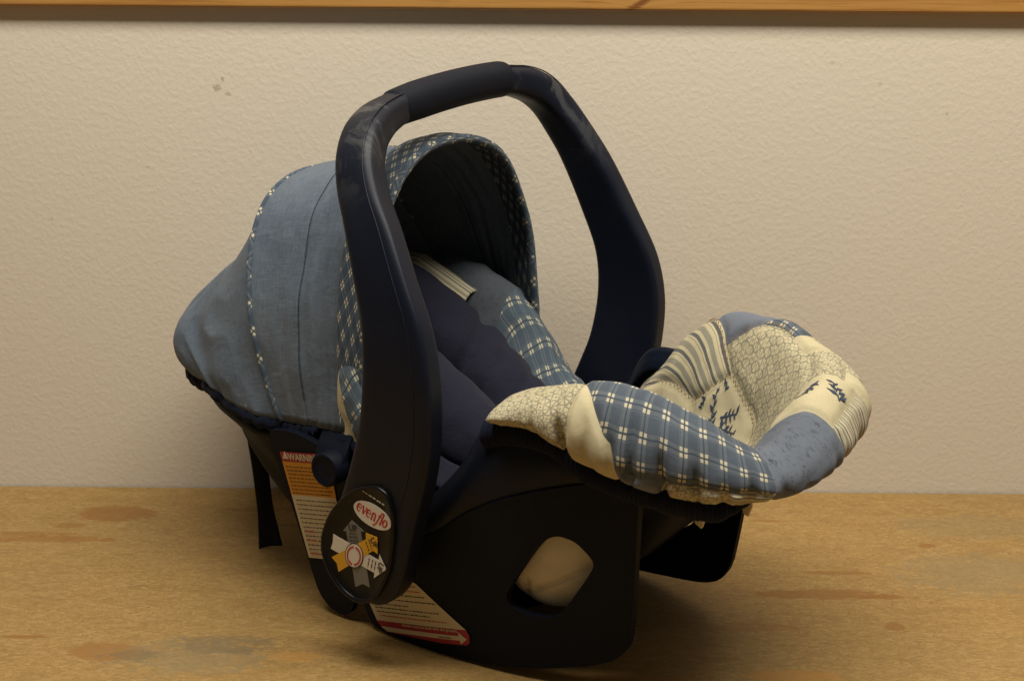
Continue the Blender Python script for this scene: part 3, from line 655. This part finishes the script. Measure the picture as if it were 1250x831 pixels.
def clip_patch(polys, fn, cell, sx=1, sy=1, puff=.0016, pw=.0035):
    """faces of a parameter grid clipped to convex polygons, mapped through fn; seams pulled in"""
    V = []; F = []; UV = []
    def inside(p, lp):
        sgn = 0
        for i in range(len(lp)):
            a, b = lp[i], lp[(i+1) % len(lp)]; cr = (b[0]-a[0])*(p[1]-a[1])-(b[1]-a[1])*(p[0]-a[0])
            if abs(cr) < 1e-9: continue
            if sgn == 0: sgn = math.copysign(1, cr)
            elif cr*sgn < 0: return False
        return True
    edges = []
    for k, lp in enumerate(polys):
        for i in range(len(lp)):
            a, b = lp[i], lp[(i+1) % len(lp)]; mid = ((a[0]+b[0])/2, (a[1]+b[1])/2)
            if not any(inside(mid, o) for q, o in enumerate(polys) if q != k): edges.append((a[0]*sx, a[1]*sy, b[0]*sx, b[1]*sy))
    def sd(x, y):
        best = 9
        for ax, ay, bx, by in edges:
            dx, dy = bx-ax, by-ay; l = dx*dx+dy*dy; f = min(max(((x-ax)*dx+(y-ay)*dy)/l, 0), 1); best = min(best, math.hypot(x-ax-dx*f, y-ay-dy*f))
        return best
    for lp in polys:
        bm = bmesh.new(); x0, x1 = min(p[0] for p in lp), max(p[0] for p in lp); y0, y1 = min(p[1] for p in lp), max(p[1] for p in lp)
        nx = max(2, int((x1-x0)*sx/cell)); ny = max(2, int((y1-y0)*sy/cell))
        vs = [[bm.verts.new((lerp(x0, x1, i/nx), lerp(y0, y1, j/ny), 0)) for j in range(ny+1)] for i in range(nx+1)]
        for i in range(nx):
            for j in range(ny): bm.faces.new((vs[i][j], vs[i+1][j], vs[i+1][j+1], vs[i][j+1]))
        ar = sum(lp[i][0]*lp[(i+1) % len(lp)][1]-lp[(i+1) % len(lp)][0]*lp[i][1] for i in range(len(lp)))
        for i in range(len(lp)):
            a, b = lp[i], lp[(i+1) % len(lp)]; nx_, ny_ = (b[1]-a[1]), -(b[0]-a[0])
            if ar < 0: nx_, ny_ = -nx_, -ny_
            bmesh.ops.bisect_plane(bm, geom=bm.verts[:]+bm.edges[:]+bm.faces[:], dist=1e-6, plane_co=(a[0], a[1], 0), plane_no=Vector((nx_, ny_, 0)).normalized(), clear_outer=True)
        bmesh.ops.remove_doubles(bm, verts=bm.verts[:], dist=1e-6)
        base = len(V); bm.verts.index_update()
        for v in bm.verts:
            x, y = v.co.x, v.co.y; p = Vector(fn(x, y))
            e = 1e-3; du = Vector(fn(x+e/sx, y))-p; dv = Vector(fn(x, y+e/sy))-p; nn = du.cross(dv)
            if nn.length > 1e-12:
                d = sd(x*sx, y*sy); p = p-nn.normalized()*PUFF_SIGN*puff*math.exp(-(d/pw)**2)
            V.append(p); UV.append((x*sx, y*sy))
        for f in bm.faces: F.append(tuple(base+v.index for v in f.verts))
        bm.free()
    return V, F, UV
PUFF_SIGN = 1
cov = bpy.data.objects.new('seat_cover', None); scene.collection.objects.link(cov); cov.parent = seat
def cover_patch(name, polys, mat, label=None):
    V, F, UV = clip_patch(polys, cover, .004, 1, .62, .0012); o = mesh(name, V, F, mat, cov, uvs=UV, label=label); return o
PUFF_SIGN = -1
cover_patch('inside', [[(-.31, .25), (.26, .25), (.26, .705), (-.31, .705)]], M_navyfab)
cover_patch('patch', [[(-.060, .705), (.26, .705), (.26, 1), (-.048, 1)]], M_plaid_c, 'slate plaid patch on the far wing of the cover')
cover_patch('patch', [[(-.16, .705), (-.060, .705), (-.048, 1), (-.16, 1)]], M_dots, 'grey dotted patch on the far wing of the cover')
cover_patch('patch', [[(-.31, .705), (-.16, .705), (-.16, 1), (-.31, 1)]], M_str_u, 'striped patch under the canopy')
cover_patch('patch', [[(-.31, .0), (-.062, .0), (-.062, .25), (-.31, .25)]], M_cream)
cover_patch('patch', [[(-.062, .0), (-.034, .0), (-.062, .11)]], M_cream, 'cream corner patch beside the carry handle')
cover_patch('patch', [[(-.062, .11), (-.034, .0), (-.01, .0), (-.01, .25), (-.062, .25)]], M_plaid_c)
cover_patch('inside', [[(-.01, .0), (.26, .0), (.26, .25), (-.01, .25)]], M_navyfab)
tube('cover_hem', lambda f: (lambda p: (p[0], p[1], p[2]-.005))(cover(lerp(-.3, .12, f), 0)), 90, .0070, M_elastic, cov, 10)
# striped head-band strip beside the padding
def band(u, v):
    s = lerp(-.19, -.085, u); return (s, .090+.026*(v-.5)+.03*(s+.12), lerp(.352, .318, max(0, (s+.16)/.075))+.004*math.sin(v*math.pi)+.010*(v-.5))
V, F, UV = grid(20, 12, band); bo = mesh('piping_band', V, F, M_str_dim, cov, uvs=[(a*.1, b*.03) for a, b in UV]); solidify(bo, .003, 0)

# ---- navy infant insert: puffy horseshoe bolster
BC = [(0, .075, -.062, .190, .036), (.12, .035, -.078, .222, .047), (.25, -.03, -.088, .262, .052), (.37, -.11, -.075, .300, .050), (.45, -.155, -.04, .318, .046), (.5, -.165, 0, .322, .045), (.55, -.155, .04, .318, .046), (.63, -.11, .054, .286, .050), (.75, -.040, .058, .238, .050), (.88, .025, .054, .194, .047), (1, .085, .050, .160, .038)]
def bolster(u, v):
    s, t, z, r = interp(BC, u); a = interp(BC, max(u-.01, 0)); b = interp(BC, min(u+.01, 1))
    tg = (Vector(b[:3])-Vector(a[:3])).normalized(); e1 = tg.cross(Vector((.5, 0, .86))).normalized(); e2 = e1.cross(tg)
    q = 2*math.pi*v; cap = math.sqrt(max(0.02, 1-(max(0, .06-u)/.06)**2))*math.sqrt(max(.02, 1-(max(0, u-.94)/.06)**2))
    rr = r*cap*(1+.10*noise.noise(Vector((u*9, math.cos(q)*1.2, math.sin(q)*1.2)))+.05*noise.noise(Vector((u*26, math.cos(q)*2, math.sin(q)*2))))
    # pulled creases
    for uc, wd, am in ((.70, .012, .20), (.30, .02, .16), (.83, .010, .09), (.76, .008, .07), (.90, .008, .08)):
        rr *= 1-am*math.exp(-((u-uc-.03*math.cos(q))/wd)**2)
    return Vector((s, t, z))+e1*rr*math.cos(q)+e2*rr*math.sin(q)*.9
V, F, UV = grid(150, 44, bolster, closed_v=True, caps=True); ins = mesh('infant_insert', V, F, M_navyfab, seat, uvs=[(a*.6, b*.3) for a, b in UV], label='puffy navy cloth bolster lining the seat'); fix_normals(ins.data)
def cushion(u, v):
    s = lerp(-.10, .13, u); t = lerp(-.10, .10, v); ed = (1-abs(2*u-1)**6)*(1-abs(2*v-1)**6)
    return (s, t, .125+.10*max(0, -(s-.02))+.034*ed**.5+.008*noise.noise(Vector((s*16, t*16, 5)))*ed-.006*math.exp(-((t+.3*s)/.006)**2)*ed)
V, F, UV = grid(60, 50, cushion); cs = mesh('seat_cushion', V, F, M_navyfab, seat, uvs=[(v[0], v[1]) for v in V]); solidify(cs, .02, -1)

# ---- patchwork foot pad
PS0, PA, PB, PN = .115, .307, .186, 2.55
def _pp(a):
    c, s = math.cos(a), math.sin(a); return (PS0+PA*abs(c)**(2/PN)*(1 if c >= 0 else -1), PB*abs(s)**(2/PN)*(1 if s >= 0 else -1))
_pts = [_pp(-math.pi/2+math.pi*i/3000) for i in range(3001)]; _acc = [0]
for i in range(3000): _acc.append(_acc[-1]+math.dist(_pts[i], _pts[i+1]))
PL = _acc[-1]
def path(u):
    u = min(max(u, 0), PL); i = min(max(bisect.bisect(_acc, u)-1, 0), 2999); f = (u-_acc[i])/max(_acc[i+1]-_acc[i], 1e-9)
    p = (lerp(_pts[i][0], _pts[i+1][0], f), lerp(_pts[i][1], _pts[i+1][1], f)); a = _pts[max(i-25, 0)]; b = _pts[min(i+26, 3000)]
    tx, ty = b[0]-a[0], b[1]-a[1]; l = math.hypot(tx, ty); return p, (ty/l, -tx/l)
TOP = [(0, .280, .270), (.03, .299, .281), (.06, .313, .286), (.10, .325, .285), (.13, .331, .273), (.15, .335, .264), (.22, .331, .250), (.29, .312, .240), (.34, .291, .237), (.39, .278, .238), (.43, .286, .242), (.47, .302, .248), (.5, .312, .253), (.56, .321, .256), (.62, .327, .254), (.70, .335, .25), (.78, .342, .250), (.86, .335, .25), (.92, .305, .24), (.96, .268, .228), (1, .23, .21)]
_rn = random.Random(31); CREASE = []
_u = .02
while _u < .8:
    CREASE.append((_u, _rn.uniform(.0032, .0065), _rn.uniform(.6, 1.5), _rn.choice((.2, .26, .34, .5)), _rn.uniform(-.05, .05))); _u += _rn.uniform(.012, .026)
_cu = [c[0] for c in CREASE]
def gather(u, q=0):
    i = bisect.bisect(_cu, u); g = .25
    for uc, w, am, ql, sl in CREASE[max(0, i-3):i+3]:
        g -= am*math.exp(-((u-uc-sl*q)/w)**2)*math.exp(-(max(q, 0)/ql)**1.5)
    return g*math.exp(-max(q-.15, 0)/.25)
def pad(u, q):
    p, n = path(u); f = u/PL; zt, zh = interp(TOP, f); fl = .205; d = zt-zh
    S = [(0, -.030, zh+.004), (.05, -.018, zh-.004), (.12, -.003, zh+.002), (.22, .004, zh+.3*d), (.33, -.002, zh+.66*d), (.42, -.018, zh+.92*d), (.5, -.036, zt), (.58, -.054, zt-.012), (.7, -.074, lerp(zt, fl, .38)), (.84, -.088, lerp(zt, fl, .72)), (1, -.105, fl)]
    o, z = interp(S, min(max(q, 0), 1))
    g = gather(u, q)*(1 if u < .30 else .4)
    o += .0135*g; z += .0085*g*max(0, 1-q/.3)
    o += .0045*math.sin(math.pi*min(max(q/.5, 0), 1))
    o += .0045*noise.noise(Vector((u*22, q*4, 1)))+.0018*noise.noise(Vector((u*60, q*11, 4)))
    z += .003*noise.noise(Vector((u*18+5, q*3, 9)))
    return (p[0]+n[0]*o, p[1]+n[1]*o, z)
QH = .19
fp = bpy.data.objects.new('foot_pad', None); scene.collection.objects.link(fp); fp.parent = seat; fp['label'] = 'quilted patchwork pad wrapped over the foot end'
PUFF_SIGN = 1
def pp(polys, mat, label=None, cell=.0020):
    V, F, UV = clip_patch(polys, pad, cell, 1, QH, .0030, .0042); return mesh('patch', V, F, mat, fp, uvs=UV, label=label)
pp([[(.026, 0), (.111, 0), (.117, 1), (.026, 1)]], M_scroll, 'cream scroll print patch at the pad end by the handle')
pp([[(.111, 0), (.168, 0), (.157, .27), (.1145, .5)]], M_cream, 'plain cream wedge between scroll print and plaid')
pp([[(.157, .27), (.307, .27), (.307, 1), (.1175, 1), (.1145, .5)], [(.1615, .16), (.307, .22), (.307, .27), (.157, .27)]], M_plaid, 'large slate and cream plaid patch')
pp([[(.168, 0), (.205, 0), (.205, .178), (.1615, .16)]], M_greyblue); pp([[(.205, 0), (.262, 0), (.262, .2), (.205, .178)]], M_scroll)
pp([[(.262, 0), (.313, 0), (.307, .22), (.262, .2)]], M_str_v)
pp([[(.313, 0), (.408, 0), (.379, .7), (.307, .7), (.307, .22)]], M_stip, 'grey-blue stippled patch across the foot roll')
pp([[(.408, 0), (.47, 0), (.47, .36), (.393, .36)]], M_str_u); pp([[(.393, .36), (.47, .36), (.47, .7), (.379, .7)]], M_tree)
pp([[(.379, .7), (.47, .7), (.47, 1), (.307, 1), (.307, .7)]], M_scroll)
pp([[(.742, .42), (.819, .42), (.819, .6), (.71, .82), (.662, .72)]], M_str_far, 'navy and cream striped patch inside the far side')
pp([[(.819, .6), (.819, 1), (.71, 1), (.71, .82)]], M_cream); pp([[(.742, .42), (.6835, .64), (.642, .54), (.635, .42)]], M_greyblue)
pp([[(.71, .82), (.71, 1), (.58, 1), (.59, .83), (.662, .72)]], M_tree, 'cream patch printed with a navy sprig')
pp([[(.642, .54), (.6835, .64), (.662, .72), (.59, .83), (.59, .53)], [(.59, .53), (.59, .83), (.58, 1), (.47, 1), (.47, .6)]], M_scroll, 'large cream scroll print patch inside the far side')
pp([[(.635, .42), (.642, .54), (.59, .53), (.585, .42)]], M_plaid); pp([[(.585, .42), (.59, .53), (.548, .5545), (.535, .42)]], M_cream)
pp([[(.535, .42), (.548, .5545), (.47, .6), (.47, .42)]], M_scroll); pp([[(.47, 0), (.5, 0), (.5, .42), (.47, .42)]], M_cream); pp([[(.5, 0), (.819, 0), (.819, .42), (.5, .42)]], M_scroll)
# navy sprig prints laid on the cloth
def padn(u, q, off):
    p = Vector(pad(u, q)); e = .001; n = (Vector(pad(u+e, q))-p).cross(Vector(pad(u, q+e/QH))-p); return p+n.normalized()*off
def sprig(name, strokes_, mat):
    V = []; F = []
    for lp in strokes_:
        b = len(V); V += [padn(u, q, .0007) for u, q in lp]; F.append(tuple(range(b, b+len(lp))))
    o = mesh(name, V, F, mat, fp, smooth=False); o['kind'] = 'stuff'; return solidify(o, .0004, 0)
def leafy(u0, q0, du, dq, n, ln, seed):
    rn = random.Random(seed); out = []
    nrm = math.hypot(du, dq*QH); dx, dy = du/nrm, dq*QH/nrm
    def q(x, y): return (x, y/QH)
    y0 = q0*QH
    out.append([q(u0-dy*.0008, y0+dx*.0008), q(u0+dx*nrm-dy*.0004, y0+dy*nrm+dx*.0004), q(u0+dx*nrm+dy*.0004, y0+dy*nrm-dx*.0004), q(u0+dy*.0008, y0-dx*.0008)])
    for i in range(n):
        f = (i+.6)/n*nrm; sd = 1 if i % 2 else -1; a = math.atan2(dy, dx)+sd*rn.uniform(.5, 1.1); l = ln*rn.uniform(.6, 1.1)*(1-.4*i/n); w = l*.22
        x, y = u0+dx*f, y0+dy*f; ca, sa = math.cos(a), math.sin(a)
        out.append([q(x, y), q(x+ca*l*.4-sa*w, y+sa*l*.4+ca*w), q(x+ca*l, y+sa*l), q(x+ca*l*.45+sa*w, y+sa*l*.45-ca*w)])
    return out
# plus-u runs towards the near-left in the picture; small q is the pad's top
sprig('sprig_print', leafy(.672, .93, .004, -.16, 7, .011, 1)+leafy(.660, .86, -.028, -.035, 8, .010, 2)+leafy(.664, .90, -.040, -.005, 8, .010, 3), M_navyprint)
sprig('sprig_print', leafy(.668, .735, -.006, .03, 4, .006, 4)+leafy(.690, .80, .006, .04, 5, .006, 6), M_navyprint)
sprig('sprig_print', leafy(.425, .40, .022, .06, 8, .011, 5)+leafy(.445, .52, -.03, .02, 7, .010, 7), M_navyprint)
M_thread = plain('brown_thread', (.20, .12, .05), .8)
def zigzag(name, a, b, step=.0034, amp=.0015, w=.00035):
    l = math.hypot(b[0]-a[0], (b[1]-a[1])*QH); n = max(4, int(l/step)); V = []; F = []; px = ((b[1]-a[1])*QH/l, -(b[0]-a[0])/l)
    for i in range(n):
        def pt(k): f = k/n; sg = amp*(1 if k % 2 else -1); return (lerp(a[0], b[0], f)+px[0]*sg, lerp(a[1], b[1], f)+px[1]*sg/QH)
        p, q = pt(i), pt(i+1); c = len(V)
        V += [padn(p[0]-w, p[1], .0009), padn(p[0]+w, p[1], .0009), padn(q[0]+w, q[1], .0009), padn(q[0]-w, q[1], .0009)]; F.append((c, c+1, c+2, c+3))
    o = mesh(name, V, F, M_thread, fp, smooth=False); o['kind'] = 'stuff'; return solidify(o, .0004, 0)
for a, b in (((.742, .44), (.662, .72)), ((.662, .72), (.59, .83)), ((.59, .83), (.58, .95)), ((.71, .82), (.662, .72)), ((.6835, .64), (.642, .54)), ((.59, .53), (.642, .54)), ((.81, .62), (.71, .82))): zigzag('seam_stitching', a, b)
# ribbed elastic hem under the pad
def ehem(a, b):
    u = lerp(.012, .80, a); p, n = path(u); f = u/PL; zt, zh = interp(TOP, f)
    rib = .0012*math.sin(u*1500)+.0016*noise.noise(Vector((u*60, b*2, 0)))
    k = min(max((u-.26)/.08, 0), 1); o = -.010-.026*k-.010*abs(2*b-1)**2+rib+.0020*gather(u); z = zh+.006+.004*k-lerp(.030, .006, k)*b+.0030*gather(u)*(1-b)
    return (p[0]+n[0]*o, p[1]+n[1]*o, z)
V, F, UV = grid(900, 8, ehem); eo = mesh('elastic_hem', V, F, M_elastic, fp, uvs=[(a*.8, b*.03) for a, b in UV]); solidify(eo, .003, 0)

# ---- hanging strap behind, and two pale hooks under the pad
def strap(u, v):
    z = lerp(.205, .003, u); w = interp([(0, .026), (.25, .024), (.5, .019), (.75, .020), (.92, .030), (1, .036)], u)[0]*1.0
    tw = R(35)+.5*math.sin(u*4.4)
    c = Vector((-.285-.006*math.sin(u*3.0)+.014*u, -.075+.008*math.sin(u*2.2), z)); ax = Vector((math.cos(tw), math.sin(tw), .15*u)).normalized()
    return c+ax*w*(v-.5)+Vector((.4, -.6, 0))*.006*math.sin(v*math.pi)*math.sin(u*4)+Vector((0, 0, .006*v*u**8))
V, F, UV = grid(50, 8, strap); sp_ = mesh('strap', V, F, M_web, seat, uvs=[(a*.2, b*.03) for a, b in UV], label='black webbing strap hanging behind the shell'); solidify(sp_, .002, 0)
def hook(name, c, h, w):
    pts = [(-w*.2, 0), (w*.5, -.02*h), (w*.55, -.45*h), (w*.2, -h), (-w*.35, -h*.9), (-w*.5, -.5*h), (-w*.3, -.38*h), (-w*.15, -.6*h), (w*.1, -.62*h), (w*.15, -.25*h)]
    bm = bmesh.new(); vs = [bm.verts.new((c[0]+x, c[1]-x*.35, c[2]+z)) for x, z in pts]; f = bm.faces.new(vs); bmesh.ops.triangulate(bm, faces=[f])
    m = bpy.data.meshes.new(name); bm.to_mesh(m); bm.free(); o = mobj(name, m, M_tab, seat, smooth=False); solidify(o, .003, 0); bevel(o, .0007); return o
hook('cover_hook', (.336, -.118, .229), .024, .014); hook('cover_hook', (.358, -.065, .222), .018, .010)
